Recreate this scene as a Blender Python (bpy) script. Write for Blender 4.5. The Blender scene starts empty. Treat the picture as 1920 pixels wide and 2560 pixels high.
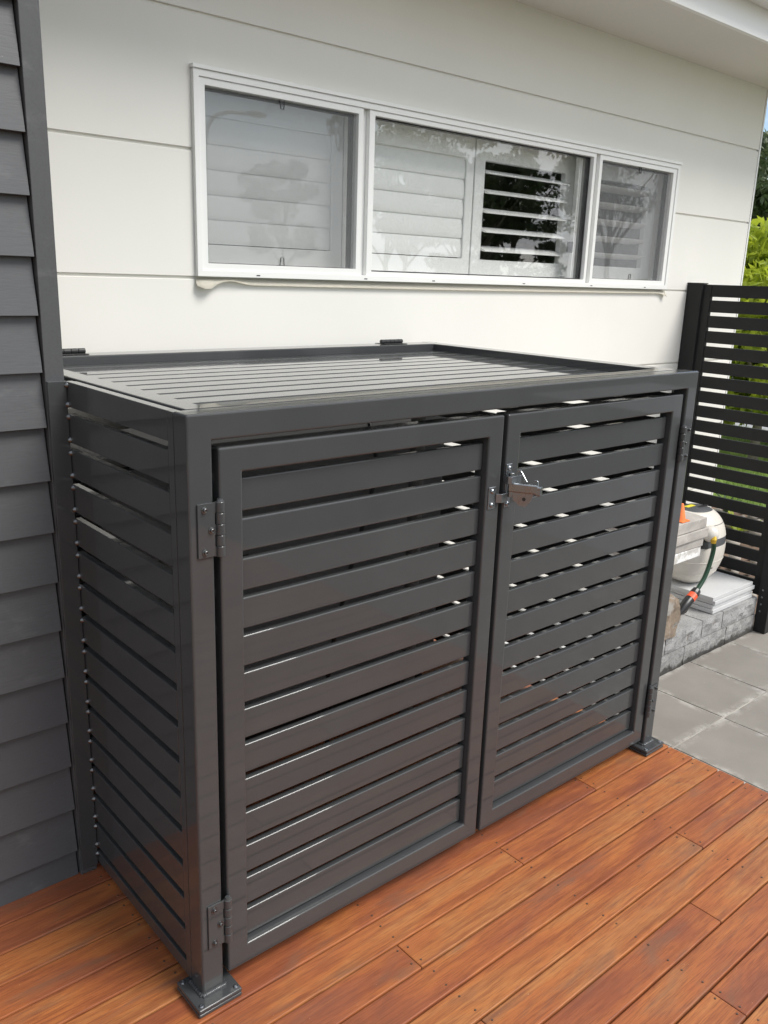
import bpy, bmesh, math, random
import numpy as np
from mathutils import Vector, Matrix, noise
random.seed(7); np.random.seed(7)
S = bpy.context.scene
COL = S.collection

# ------------------------------------------------------------------ camera
CAM = (-0.6995, -1.3259, 1.4902); YAW, PIT, ROL, FPX = -0.7185, -0.2686, 0.0333, 2137.4
fw = Vector((-math.sin(YAW)*math.cos(PIT), math.cos(YAW)*math.cos(PIT), math.sin(PIT)))
rt = Vector((math.cos(YAW), math.sin(YAW), 0)); up = rt.cross(fw)
r2 = rt*math.cos(ROL)+up*math.sin(ROL); u2 = -rt*math.sin(ROL)+up*math.cos(ROL)
cd = bpy.data.cameras.new('camera'); cam = bpy.data.objects.new('camera', cd); COL.objects.link(cam)
cam.matrix_world = Matrix(((r2.x,u2.x,-fw.x,CAM[0]),(r2.y,u2.y,-fw.y,CAM[1]),(r2.z,u2.z,-fw.z,CAM[2]),(0,0,0,1)))
cd.sensor_fit = 'VERTICAL'; cd.sensor_height = 36; cd.lens = 36*FPX/2560; cd.clip_start = .02; cd.clip_end = 1000
S.camera = cam
S.render.resolution_x = 768; S.render.resolution_y = 1024
S.render.engine = 'CYCLES'; S.cycles.transparent_max_bounces = 32

# ------------------------------------------------------------------ sky and sun
SUN_EL, SUN_AZ = math.radians(52), math.radians(150)     # azimuth clockwise from +y (the house side)
w = bpy.data.worlds.new('World'); S.world = w; w.use_nodes = True
nt = w.node_tree; nt.nodes.clear()
out = nt.nodes.new('ShaderNodeOutputWorld')
sky = nt.nodes.new('ShaderNodeTexSky'); sky.sky_type = 'NISHITA'; sky.sun_disc = False
sky.sun_elevation = SUN_EL; sky.sun_rotation = SUN_AZ
b1 = nt.nodes.new('ShaderNodeBackground'); b1.inputs[1].default_value = 0.07
nt.links.new(sky.outputs[0], b1.inputs[0])
b2 = nt.nodes.new('ShaderNodeBackground'); b2.inputs[1].default_value = 0.58
tc = nt.nodes.new('ShaderNodeTexCoord'); mp = nt.nodes.new('ShaderNodeMapping')
mp.inputs['Scale'].default_value = (1,1,2.2); mp.inputs['Location'].default_value = (19.613,10.108,19.970)
nt.links.new(tc.outputs['Generated'], mp.inputs[0])
nz = nt.nodes.new('ShaderNodeTexNoise'); nz.inputs['Scale'].default_value = 2.6; nz.inputs['Detail'].default_value = 8; nz.inputs['Roughness'].default_value = .58
nt.links.new(mp.outputs[0], nz.inputs[0])
rp = nt.nodes.new('ShaderNodeValToRGB'); rp.color_ramp.elements[0].position = .40; rp.color_ramp.elements[1].position = .56
nt.links.new(nz.outputs[0], rp.inputs[0])
rc = nt.nodes.new('ShaderNodeValToRGB'); rc.color_ramp.elements[0].position = .45; rc.color_ramp.elements[1].position = .72
rc.color_ramp.elements[0].color = (1,1,1,1); rc.color_ramp.elements[1].color = (.66,.69,.74,1)
nt.links.new(nz.outputs[0], rc.inputs[0]); nt.links.new(rc.outputs[0], b2.inputs[0])
mx = nt.nodes.new('ShaderNodeMixShader'); nt.links.new(rp.outputs[0], mx.inputs[0])
nt.links.new(b1.outputs[0], mx.inputs[1]); nt.links.new(b2.outputs[0], mx.inputs[2]); nt.links.new(mx.outputs[0], out.inputs[0])
sl = bpy.data.lights.new('sun', 'SUN'); sl.energy = 1.5; sl.angle = math.radians(28); sl.color = (1,.965,.91)
so = bpy.data.objects.new('sun', sl); COL.objects.link(so)
sd = Vector((math.sin(SUN_AZ)*math.cos(SUN_EL), math.cos(SUN_AZ)*math.cos(SUN_EL), math.sin(SUN_EL)))
so.rotation_euler = sd.to_track_quat('Z','Y').to_euler(); so.location = sd*20
S.view_settings.view_transform = 'Standard'; S.view_settings.look = 'None'
S.view_settings.gamma = 1; S.view_settings.use_curve_mapping = False; S.view_settings.exposure = 1.36

# ------------------------------------------------------------------ materials
class NT:
    def __init__(s, name):
        s.m = bpy.data.materials.new(name); s.m.use_nodes = True; s.t = s.m.node_tree; s.t.nodes.clear()
        s.o = s.n('ShaderNodeOutputMaterial')
    def n(s, t, **kw):
        x = s.t.nodes.new(t)
        for k, v in kw.items(): setattr(x, k, v)
        return x
    def l(s, a, b): s.t.links.new(a, b)
    def coord(s, scale=(1,1,1), rnd=True, kind='Object'):
        c = s.n('ShaderNodeTexCoord'); m = s.n('ShaderNodeMapping'); m.inputs['Scale'].default_value = scale
        s.l(c.outputs[kind], m.inputs[0])
        if rnd:
            i = s.n('ShaderNodeObjectInfo'); k = s.n('ShaderNodeMath', operation='MULTIPLY'); k.inputs[1].default_value = 37.
            s.l(i.outputs['Random'], k.inputs[0]); s.l(k.outputs[0], m.inputs['Location'])
        return m.outputs[0]
    def noise(s, vec, scale, detail=4, rough=.55, dist=0):
        x = s.n('ShaderNodeTexNoise'); x.inputs['Scale'].default_value = scale; x.inputs['Detail'].default_value = detail
        x.inputs['Roughness'].default_value = rough; x.inputs['Distortion'].default_value = dist
        s.l(vec, x.inputs['Vector']); return x.outputs[0]
    def ramp(s, f, stops, interp='LINEAR'):
        r = s.n('ShaderNodeValToRGB'); e = r.color_ramp; e.interpolation = interp
        while len(e.elements) < len(stops): e.elements.new(.5)
        for el, (p, c) in zip(e.elements, stops):
            el.position = p; el.color = (c,c,c,1) if isinstance(c,(int,float)) else (*c,1)
        s.l(f, r.inputs[0]); return r.outputs[0]
    def mix(s, f, a, b, mode='MIX'):
        x = s.n('ShaderNodeMixRGB', blend_type=mode)
        for k, v in ((0,f),(1,a),(2,b)):
            if isinstance(v,(int,float)): x.inputs[k].default_value = v
            elif isinstance(v,tuple): x.inputs[k].default_value = (*v,1)
            else: s.l(v, x.inputs[k])
        return x.outputs[0]
    def bump(s, h, strength=.2, dist=.002, prev=None):
        b = s.n('ShaderNodeBump'); b.inputs['Strength'].default_value = strength; b.inputs['Distance'].default_value = dist
        s.l(h, b.inputs['Height'])
        if prev is not None: s.l(prev, b.inputs['Normal'])
        return b.outputs[0]
    def bsdf(s, col, rough=.5, metal=0, normal=None, spec=None, coat=None, coat_r=.1):
        p = s.n('ShaderNodeBsdfPrincipled')
        for k, v in (('Base Color',col),('Roughness',rough),('Metallic',metal)):
            if isinstance(v,(int,float)): p.inputs[k].default_value = v
            elif isinstance(v,tuple): p.inputs[k].default_value = (*v,1)
            else: s.l(v, p.inputs[k])
        if spec is not None: p.inputs['Specular IOR Level'].default_value = spec
        if coat: p.inputs['Coat Weight'].default_value = coat; p.inputs['Coat Roughness'].default_value = coat_r; p.inputs['Coat IOR'].default_value = 1.38
        if normal is not None: s.l(normal, p.inputs['Normal'])
        s.l(p.outputs[0], s.o.inputs[0]); return s.m

def m_metal(name, base, r0, r1, coat=None):
    k = NT(name); c = k.coord()
    n1 = k.noise(c, 6, 5); n2 = k.noise(c, 900, 2); n3 = k.noise(c, 260, 3, .7)
    col = k.mix(k.ramp(n1,[(.35,0.),(.7,.35)]), base, tuple(x*1.25+.004 for x in base))
    col = k.mix(k.ramp(n3,[(.80,0.),(.84,.3)]), col, (.16,.155,.14))
    rg = k.ramp(k.noise(c, 14, 6, .65),[(.3,r0),(.75,r1)])
    return k.bsdf(col, rg, 0, k.bump(n2,.025,.0004), spec=.16, coat=coat, coat_r=.035)
COAT = m_metal('charcoal powder coat', (.043,.0455,.047), .34, .46, 1.)
FENCE = m_metal('charcoal fence paint', (.022,.022,.022), .38, .5)
BLACKM = m_metal('black hinge steel', (.04,.041,.042), .22, .34)

def m_steel(name, base=(.62,.61,.6), r=.2):
    k = NT(name); c = k.coord(); n = k.noise(c, 60, 4)
    return k.bsdf(k.mix(n, base, tuple(x*.75 for x in base)), k.ramp(n,[(.3,r),(.8,r+.18)]), 1, k.bump(k.noise(c,400,2),.05,.0005))
STEEL = m_steel('zinc plated steel', (.30,.32,.34), .24); SCREW = m_steel('screw steel', (.17,.175,.18), .3)
NAIL = m_steel('weathered nail', (.20,.15,.12), .4)
WELD = m_steel('painted weld bead', (.30,.31,.31), .28)

def m_paint(name, base, rough=.5, grain=(1,1,1), gs=40, bump=.1, dirt=.0):
    k = NT(name); c = k.coord(grain); c2 = k.coord()
    n = k.noise(c, gs, 5, .6); n2 = k.noise(c2, 1.7, 4)
    col = k.mix(k.ramp(n2,[(.3,0.),(.7,1.)]), base, tuple(x*.95 for x in base))
    oi = k.n('ShaderNodeObjectInfo')
    if dirt:
        col = k.mix(k.ramp(oi.outputs['Random'],[(0.,0.),(1.,1.)]), k.mix(1., col, (.90,.90,.91), 'MULTIPLY'), k.mix(1., col, (1.12,1.12,1.10), 'MULTIPLY'))
        col = k.mix(k.ramp(k.noise(k.coord((2.2,1,5)), 3.5, 5, .65),[(.58,0.),(.78,.28)]), col, (.20,.205,.205))
        col = k.mix(k.ramp(n,[(.35,.35),(.55,0.)]), col, tuple(x*.7 for x in base))
    if dirt: col = k.mix(k.ramp(k.noise(c2, 90, 3, .75),[(.72,0.),(.80,dirt)]), col, (.55,.55,.54))
    return k.bsdf(col, rough, 0, k.bump(n, bump, .001))
WALL = m_paint('off white wall paint', (.80,.785,.735), .55, (1,1,1), 120, .08)
BOARD = m_paint('slate grey weatherboard paint', (.074,.077,.082), .46, (1,1,14), 30, .22, .5)
TRIM = m_paint('slate grey trim paint', (.070,.072,.075), .42, (1,1,1), 200, .06, .3)
SOFF = m_paint('soffit paint', (.74,.72,.67), .6, (1,1,1), 90, .08)
WHITE = m_paint('white window aluminium', (.84,.84,.82), .3, (1,1,1), 60, .02)
SHUT = m_paint('white shutter paint', (.92,.92,.905), .35, (1,1,1), 60, .02)
TAPE = m_paint('cream flashing tape', (.78,.75,.66), .5, (1,1,1), 80, .1)
BLACK = m_paint('black rubber', (.012,.012,.013), .5, (1,1,1), 60, .05)
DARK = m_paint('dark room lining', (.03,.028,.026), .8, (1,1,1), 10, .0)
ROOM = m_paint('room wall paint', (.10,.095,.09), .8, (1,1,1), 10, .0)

def m_wood():
    k = NT('oiled hardwood'); oi = k.n('ShaderNodeObjectInfo')
    cb = k.coord((1.9,5.5,5.5)); cs = k.coord((1.2,34,34)); cf = k.coord((9,210,210)); c1 = k.coord()
    n = k.noise(cb, 1.7, 4, .55, .5)
    ad = k.n('ShaderNodeMath', operation='MULTIPLY_ADD'); ad.inputs[1].default_value = .28; k.l(oi.outputs['Random'], ad.inputs[0])
    sb = k.n('ShaderNodeMath', operation='SUBTRACT'); sb.inputs[1].default_value = .135; k.l(n, ad.inputs[2]); k.l(ad.outputs[0], sb.inputs[0])
    base = k.ramp(sb.outputs[0], [(.20,(.190,.066,.036)),(.36,(.270,.084,.036)),(.47,(.335,.108,.037)),(.58,(.380,.132,.041)),(.70,(.385,.160,.055)),(.82,(.29,.092,.036))])
    st = k.noise(cs, 2., 5, .6, .3); f = k.noise(cf, 2, 4, .6)
    col = k.mix(k.ramp(st,[(.34,.6),(.54,0.)]), base, (.175,.050,.024))
    col = k.mix(k.ramp(st,[(.60,0.),(.80,.4)]), col, (.45,.165,.050))
    col = k.mix(k.ramp(f,[(.36,.55),(.55,0.)]), col, (.13,.040,.020))
    g = k.noise(k.coord((1.6,7,7)), 2.3, 5, .6, .8)
    col = k.mix(k.ramp(g,[(.55,0.),(.72,.62)]), col, (.16,.085,.052))
    col = k.mix(k.ramp(k.noise(k.coord((1,5,5)), 6.5, 4, .62),[(.70,0.),(.76,.65)]), col, (.055,.040,.032))
    col = k.mix(k.ramp(k.noise(c1, 170, 2, .6),[(.75,0.),(.775,.6)]), col, (.55,.34,.2))
    r = k.ramp(g,[(.35,.34),(.7,.55)])
    nb = k.bump(f,.10,.001); nb = k.bump(st,.10,.002,nb)
    return k.bsdf(col, r, 0, nb, spec=.34)
WOOD = m_wood()

def m_conc(name, base, vary=.25, fine=160, bump=.35, rough=.85, spot=None, sc=3):
    k = NT(name); c = k.coord()
    a = k.noise(c, sc, 5, .6); f = k.noise(c, fine, 4, .65)
    col = k.mix(k.ramp(a,[(.3,0.),(.72,1.)]), tuple(x*(1-vary) for x in base), tuple(min(1,x*(1+vary)) for x in base))
    col = k.mix(k.ramp(f,[(.28,.35),(.5,0.)]), col, tuple(x*.55 for x in base))
    col = k.mix(k.ramp(f,[(.68,0.),(.8,.35)]), col, (.7,.69,.67))
    if spot: col = k.mix(k.ramp(k.noise(c, spot[0], 5, .7),[(spot[1],0.),(spot[1]+.07,.9)]), col, spot[2])
    return k.bsdf(col, rough, 0, k.bump(f, bump, .003))
def m_paver():
    k = NT('taupe concrete paver'); c = k.coord(); c0 = k.coord(rnd=False); a = k.noise(c,3.2,5,.6); f = k.noise(c,240,4,.65)
    col = k.mix(k.ramp(a,[(.3,0.),(.72,1.)]), (.185,.170,.150), (.236,.218,.193))
    col = k.mix(k.ramp(f,[(.28,.3),(.5,0.)]), col, (.15,.14,.125))
    sx = k.n('ShaderNodeSeparateXYZ'); k.l(c0, sx.inputs[0]); ab = []
    for i in (0,1):
        m = k.n('ShaderNodeMath', operation='ABSOLUTE'); k.l(sx.outputs[i], m.inputs[0]); ab.append(m.outputs[0])
    mxm = k.n('ShaderNodeMath', operation='MAXIMUM'); k.l(ab[0],mxm.inputs[0]); k.l(ab[1],mxm.inputs[1])
    e = k.n('ShaderNodeMath', operation='MULTIPLY'); k.l(k.ramp(mxm.outputs[0],[(.158,0.),(.199,1.)]), e.inputs[0]); k.l(k.ramp(k.noise(c,11,6,.72),[(.46,0.),(.72,1.)]), e.inputs[1])
    col = k.mix(e.outputs[0], col, (.52,.50,.46))
    col = k.mix(k.ramp(k.noise(c,70,3,.6),[(.735,0.),(.76,.7)]), col, (.55,.53,.49))
    return k.bsdf(col, .78, 0, k.bump(f,.18,.002))
PAVER = m_paver()
JOINT = m_conc('pale joint sand', (.36,.34,.305), .35, 120, .4)
def m_block(name, base, wet):
    k = NT(name); c = k.coord(); c0 = k.coord(rnd=False); a = k.noise(c,7,5,.65); f = k.noise(c,150,4,.7)
    col = k.mix(k.ramp(a,[(.3,0.),(.72,1.)]), tuple(x*.78 for x in base), tuple(x*1.2 for x in base))
    col = k.mix(k.ramp(f,[(.32,.75),(.5,0.)]), col, tuple(x*.35 for x in base))
    col = k.mix(k.ramp(f,[(.62,0.),(.75,.5)]), col, (.6,.6,.58))
    sx = k.n('ShaderNodeSeparateXYZ'); k.l(c0, sx.inputs[0])
    ad = k.n('ShaderNodeMath', operation='MULTIPLY_ADD'); ad.inputs[1].default_value = -9.; k.l(sx.outputs[2], ad.inputs[0]); k.l(k.noise(c,13,5,.7), ad.inputs[2])
    if wet: col = k.mix(k.ramp(ad.outputs[0],[(.14,0.),(.30,.9)]), col, (.035,.032,.028))
    return k.bsdf(col, .9, 0, k.bump(f,.9,.006))
BLOCKM = m_block('split face block', (.33,.328,.322), False)
BLOCKD = m_block('weathered split face block', (.29,.286,.278), True)
SLAB = m_conc('pale grey paving slab', (.54,.545,.545), .08, 300, .3)
CAPB = m_conc('concrete capping block', (.40,.375,.345), .2, 160, .45, .85, (16,.60,(.56,.54,.51)), 9)
CAPW = m_conc('mortar smeared capping block', (.52,.50,.47), .2, 120, .5, .85, (8,.46,(.78,.78,.77)))
ROCKM = m_conc('sandstone', (.25,.195,.145), .35, 80, .8, .9, (14,.55,(.30,.285,.26)), 9)
STONE = m_conc('garden stone', (.42,.38,.33), .6, 60, .3, .8, None, .8)
ROADM = m_conc('grey concrete', (.30,.30,.31), .1, 90, .2)
ASPH = m_conc('asphalt', (.05,.05,.052), .15, 160, .4)
MULCH = m_conc('brown mulch', (.16,.105,.07), .4, 60, .8)

def m_plain(name, col, rough=.4, metal=0, coat=None):
    k = NT(name); c = k.coord(); n = k.noise(c, 25, 4)
    return k.bsdf(k.mix(k.ramp(n,[(.3,0.),(.75,1.)]), col, tuple(x*.88 for x in col)), rough, metal, k.bump(k.noise(c,300,2),.03,.0005), coat=coat)
CREAM = m_plain('cream plastic', (.66,.625,.565), .32)
GREYP = m_plain('dark grey plastic', (.085,.09,.095), .42)
YELL = m_plain('yellow label', (.85,.74,.05), .4)
BRASS = m_plain('brass fitting', (.75,.48,.06), .3, .6)
HOSE = m_plain('dark green hose rubber', (.008,.045,.02), .3)
ORNG = m_plain('orange red plastic', (.85,.10,.03), .35)
CONE = m_plain('orange cone plastic', (.90,.21,.05), .45)
BLKP = m_plain('black plastic', (.016,.016,.017), .32)
PVC = m_plain('grey pvc pipe', (.17,.17,.165), .4)
CABM = m_plain('grey cabinet enamel', (.13,.135,.14), .45)
LAMPM = m_plain('galvanised lamp pole', (.35,.36,.37), .45, .3)

def m_leaf(name, c0, c1, trans=.35):
    k = NT(name); c = k.coord(rnd=False)
    col = k.ramp(k.noise(c, 2.3, 5, .7),[(.32,c0),(.68,c1)])
    d = k.n('ShaderNodeBsdfPrincipled'); d.inputs['Roughness'].default_value = .55; k.l(col, d.inputs['Base Color'])
    t = k.n('ShaderNodeBsdfTranslucent'); k.l(k.mix(.5, col, tuple(min(1,x*1.5) for x in c1)), t.inputs[0])
    m = k.n('ShaderNodeMixShader'); m.inputs[0].default_value = trans
    k.l(d.outputs[0], m.inputs[1]); k.l(t.outputs[0], m.inputs[2]); k.l(m.outputs[0], k.o.inputs[0]); return k.m
LEAFY = m_leaf('yellow green leaves', (.16,.24,.02), (.46,.52,.05), .4)
LEAFG = m_leaf('gum leaves', (.035,.055,.022), (.10,.13,.055), .25)
LEAFD = m_leaf('dark green leaves', (.02,.045,.012), (.08,.15,.03), .3)
GRASSM = m_leaf('grass blades', (.13,.22,.035), (.26,.36,.08), .3)
BARK = m_conc('grey bark', (.20,.17,.14), .3, 40, .6)
def m_lawn():
    k = NT('lawn'); c = k.coord(rnd=False)
    col = k.ramp(k.noise(c, 1.3, 6, .7),[(.3,(.11,.19,.03)),(.7,(.24,.34,.075))])
    return k.bsdf(k.mix(k.ramp(k.noise(c,30,4,.7),[(.35,.5),(.6,0.)]), col, (.06,.10,.02)), .9, 0, k.bump(k.noise(c,60,4),.6,.03))
LAWN = m_lawn()

def m_glass():
    k = NT('window glass'); fr = k.n('ShaderNodeFresnel'); ge = k.n('ShaderNodeNewGeometry'); mi = k.n('ShaderNodeMapRange'); mi.inputs[3].default_value = 1.52; mi.inputs[4].default_value = 1/1.52
    k.l(ge.outputs['Backfacing'], mi.inputs[0]); k.l(mi.outputs[0], fr.inputs[0])
    t = k.n('ShaderNodeBsdfTransparent'); t.inputs[0].default_value = (.998,1,.998,1)
    g = k.n('ShaderNodeBsdfGlossy'); g.inputs['Roughness'].default_value = .004
    m = k.n('ShaderNodeMixShader'); k.l(fr.outputs[0], m.inputs[0]); k.l(t.outputs[0], m.inputs[1]); k.l(g.outputs[0], m.inputs[2])
    k.l(m.outputs[0], k.o.inputs[0]); return k.m
GLASS = m_glass()
def m_mesh():
    k = NT('grey insect screen mesh'); t = k.n('ShaderNodeBsdfTransparent')
    d = k.n('ShaderNodeBsdfPrincipled'); d.inputs['Base Color'].default_value = (.30,.305,.31,1); d.inputs['Roughness'].default_value = .5
    m = k.n('ShaderNodeMixShader'); m.inputs[0].default_value = .20
    k.l(t.outputs[0], m.inputs[1]); k.l(d.outputs[0], m.inputs[2]); k.l(m.outputs[0], k.o.inputs[0]); return k.m
MESH = m_mesh()

# ------------------------------------------------------------------ mesh helpers
WL = {}                                      # world location of every parent
def tag(o, label=None, cat=None, group=None, kind=None):
    for k, v in (('label',label),('category',cat),('group',group),('kind',kind)):
        if v: o[k] = v
    return o
def link(name, me, mat=None, parent=None, loc=(0,0,0), rot=None):
    o = bpy.data.objects.new(name, me); COL.objects.link(o)
    loc = Vector(loc); WL[o.name] = loc
    if parent is not None: o.parent = parent; o.location = loc - WL[parent.name]
    else: o.location = loc
    if rot: o.rotation_euler = rot
    if mat is not None and me is not None and not me.materials: me.materials.append(mat)
    return o
def empty(name, loc=(0,0,0), parent=None):
    o = link(name, None, None, parent, loc); o.empty_display_size = .05; return o
def done(bm, name, smooth=False):
    me = bpy.data.meshes.new(name); bm.normal_update(); bm.to_mesh(me); bm.free()
    if smooth: me.polygons.foreach_set('use_smooth', [True]*len(me.polygons))
    return me
def bevel(bm, off, seg=2, ang=25):
    bm.normal_update()
    es = [e for e in bm.edges if len(e.link_faces)==2 and e.calc_face_angle(0) > math.radians(ang)]
    if off > 0 and es: bmesh.ops.bevel(bm, geom=es, offset=off, segments=seg, profile=.5, affect='EDGES', clamp_overlap=True)
def bbox(bm, x0,x1,y0,y1,z0,z1):
    vs = [bm.verts.new(p) for p in ((x0,y0,z0),(x1,y0,z0),(x1,y1,z0),(x0,y1,z0),(x0,y0,z1),(x1,y0,z1),(x1,y1,z1),(x0,y1,z1))]
    for f in ((3,2,1,0),(4,5,6,7),(0,1,5,4),(1,2,6,5),(2,3,7,6),(3,0,4,7)): bm.faces.new([vs[i] for i in f])
CACHE = {}
def box(name, x0,x1,y0,y1,z0,z1, mat, parent=None, bev=.0015, seg=2, rot=None):
    key = (round(x1-x0,5),round(y1-y0,5),round(z1-z0,5),bev,mat.name)
    if key not in CACHE:
        bm = bmesh.new(); a,b,c = (x1-x0)/2,(y1-y0)/2,(z1-z0); bbox(bm,-a,a,-b,b,0,c); bevel(bm,bev,seg)
        me = done(bm, name); me.materials.append(mat); CACHE[key] = me
    return link(name, CACHE[key], mat, parent, ((x0+x1)/2,(y0+y1)/2,z0), rot)
def prism(name, poly, axis, a0, a1, mat, parent=None, bev=.002, seg=2, holes=None, loc0=None):
    """poly: CCW list of 2D points in the plane across `axis` ('y' -> (x,z), 'x' -> (y,z), 'z' -> (x,y))."""
    P = {'y':lambda u,v,a:(u,a,v), 'x':lambda u,v,a:(a,u,v), 'z':lambda u,v,a:(u,v,a)}[axis]
    o = Vector(loc0) if loc0 else Vector(P(sum(p[0] for p in poly)/len(poly), min(p[1] for p in poly) if axis!='z' else sum(p[1] for p in poly)/len(poly), a0))
    bm = bmesh.new()
    def ring(pts,a): return [bm.verts.new(Vector(P(u,v,a))-o) for u,v in pts]
    A, B = ring(poly,a0), ring(poly,a1)
    n = len(poly)
    for i in range(n): bm.faces.new((A[i],A[(i+1)%n],B[(i+1)%n],B[i]))
    if holes:
        h = holes; C, D = ring(h,a0), ring(h,a1)
        for i in range(n):
            bm.faces.new((C[i],D[i],D[(i+1)%n],C[(i+1)%n]))
            bm.faces.new((A[i],C[i],C[(i+1)%n],A[(i+1)%n])); bm.faces.new((B[i],B[(i+1)%n],D[(i+1)%n],D[i]))
    else:
        bm.faces.new(A[::-1]); bm.faces.new(B)
    bmesh.ops.recalc_face_normals(bm, faces=bm.faces)
    bevel(bm, bev, seg)
    return link(name, done(bm,name), mat, parent, o)
def rect(x0,x1,z0,z1): return [(x0,z0),(x1,z0),(x1,z1),(x0,z1)]
def ringf(name, x0,x1,z0,z1, t, axis, a0,a1, mat, parent, bev=.002, seg=2):
    ts = t if isinstance(t,tuple) else (t,t,t,t)      # left right bottom top
    return prism(name, rect(x0,x1,z0,z1), axis, a0, a1, mat, parent, bev, seg, rect(x0+ts[0],x1-ts[1],z0+ts[2],z1-ts[3]))
def tube_bm(bm, pts, r, seg=8, caps=True):
    pts = [Vector(p) for p in pts]; rs = r if isinstance(r,(list,tuple)) else [r]*len(pts)
    prev = None; rings = []
    ref = None
    for i,p in enumerate(pts):
        d = (pts[min(i+1,len(pts)-1)]-pts[max(i-1,0)]).normalized()
        if ref is None: ref = d.orthogonal().normalized()
        ref = (ref - d*ref.dot(d)).normalized(); b = d.cross(ref)
        rings.append([bm.verts.new(p+(ref*math.cos(2*math.pi*k/seg)+b*math.sin(2*math.pi*k/seg))*rs[i]) for k in range(seg)])
    for A,B in zip(rings,rings[1:]):
        for k in range(seg): bm.faces.new((A[k],A[(k+1)%seg],B[(k+1)%seg],B[k]))
    if caps: bm.faces.new(rings[0][::-1]); bm.faces.new(rings[-1])
def tube(name, pts, r, mat, parent=None, seg=8, smooth=True, bev=0):
    bm = bmesh.new(); o = Vector(pts[0]); tube_bm(bm, [Vector(p)-o for p in pts], r, seg)
    if bev: bevel(bm,bev,1,50)
    me = done(bm,name,smooth)
    if smooth: me.set_sharp_from_angle(angle=math.radians(40))
    return link(name, me, mat, parent, o)
def lathe_me(name, prof, seg=12, smooth=True):      # profile (r, z) about z
    bm = bmesh.new(); rings = []
    for r,z in prof: rings.append([bm.verts.new((r*math.cos(2*math.pi*k/seg), r*math.sin(2*math.pi*k/seg), z)) for k in range(seg)])
    for A,B in zip(rings,rings[1:]):
        for k in range(seg): bm.faces.new((A[k],A[(k+1)%seg],B[(k+1)%seg],B[k]))
    bm.faces.new(rings[0][::-1]); bm.faces.new(rings[-1])
    bmesh.ops.recalc_face_normals(bm, faces=bm.faces)
    me = done(bm,name,smooth)
    if smooth: me.set_sharp_from_angle(angle=math.radians(35))
    return me
def spline(pts, n=6):
    P = [Vector(p) for p in pts]; P = [P[0]*2-P[1]]+P+[P[-1]*2-P[-2]]; o = []
    for i in range(1,len(P)-2):
        for k in range(n):
            t = k/n; a,b,c,d = P[i-1:i+3]
            o.append(.5*((2*b)+(c-a)*t+(2*a-5*b+4*c-d)*t*t+(3*b-a-3*c+d)*t**3))
    return o+[P[-2]]
def rock_me(name, sx, sy, sz, sub=2, amp=.18, seed=0, freq=1.6):
    bm = bmesh.new(); bmesh.ops.create_icosphere(bm, subdivisions=sub, radius=1)
    for v in bm.verts:
        k = 1+amp*noise.noise(v.co*freq+Vector((seed*3.1,seed*1.7,0)))*2
        v.co = Vector((v.co.x*sx,v.co.y*sy,v.co.z*sz))*k
    return done(bm,name,True)

# ================================================================== setting
YW = 1.24; ZG = -0.30                       # house wall front; paved level below the deck
W, H = 1.685, 1.25
def sheet(name, x0,x1,y0,y1,z, mat, n=1):
    bm = bmesh.new(); bmesh.ops.create_grid(bm, x_segments=n, y_segments=n, size=.5)
    for v in bm.verts: v.co = Vector((v.co.x*(x1-x0), v.co.y*(y1-y0), 0))
    return tag(link(name, done(bm,name), mat, None, ((x0+x1)/2,(y0+y1)/2,z)), kind='structure')
sheet('lawn', -250,250,-250,250, ZG-.05, LAWN)
sheet('added_dark_ground', -25,25,-16,-3.3, ZG-.046, ASPH)  # unseen dark ground, added to cut the bounce onto the wall
sheet('added_side_paving', 3.95,10.5,-3.3,-.9, ZG-.044, ROADM)  # out-of-view paving added to keep the lawn's green off the right door
sheet('driveway', 10.6,14.2,-8,30, ZG-.042, ROADM)
sheet('garden_bed', 3.78,6.3,-1.5,3.6, ZG-.040, MULCH)

# ---- deck : every board is a piece
deck = tag(empty('deck',(0,0,-.02)), kind='structure')
XE = 1.735; PITCH = .0885; BW = .0844; JO = [-4.474+.4468*k for k in range(14)]     # joists; butt joints sit on them
joint = {0:[1.325], 1:[.882], 2:[.43], 4:[1.328], 3:[-.02], 5:[.43,-.91], 6:[1.1], 7:[-.46], 8:[.88], 9:[-.02]}
nb = bmesh.new()
def nail(x,y):
    bmesh.ops.create_cone(nb, cap_ends=True, segments=7, radius1=.0027, radius2=.0022, depth=.0014, matrix=Matrix.Translation((x,y,.0005)))
for k in range(-14, 36):
    yt = .0465 - PITCH*k; yb = yt-BW; yt = .566 if .56 < yt < .6 else yt                     # board k: yb..yt
    x0 = -4.6 if yt < .59 else .002
    js = [j for j in joint.get(k, [random.choice([-.91,-.46,.43,.88])])+[random.choice([-2.24,-2.69,-3.13])] if j > x0+.1]
    xs = [x0]+sorted(js)+[XE]
    for a,b in zip(xs,xs[1:]):
        o = box('plank', a+.0006, b-.0006, yb+random.uniform(-.0006,.0006), yt, -.021+random.uniform(-.0006,.0004), 0-random.uniform(0,.0008), WOOD, deck, .0028, 2)
    for j in JO+[1.70]:
        if j > x0:
            near = [q for q in js if abs(q-j)<.03]
            for dx in ((-.014,.014) if near else (0,)):
                for yy in (yb+.018, yt-.018):
                    nail((near[0] if near else j)+dx+random.uniform(-.004,.004), yy+random.uniform(-.004,.004))
nails = link('nail_heads', done(nb,'nail_heads'), NAIL, deck, (0,0,0)); nails['kind'] = 'stuff'
for j in JO+[1.69]: box('joist', j-.022,j+.022,-3.2,(1.2 if j>0 else .56),-.12,-.0225, BARK, deck, 0)
box('edge_board', XE-.03,XE-.006,-3.2,1.2,-.16,-.0225, WOOD, deck, .001)
sheet('deck_underside_soil', -4.5,XE-.04,-3.2,.56, -.28, MULCH)

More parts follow.
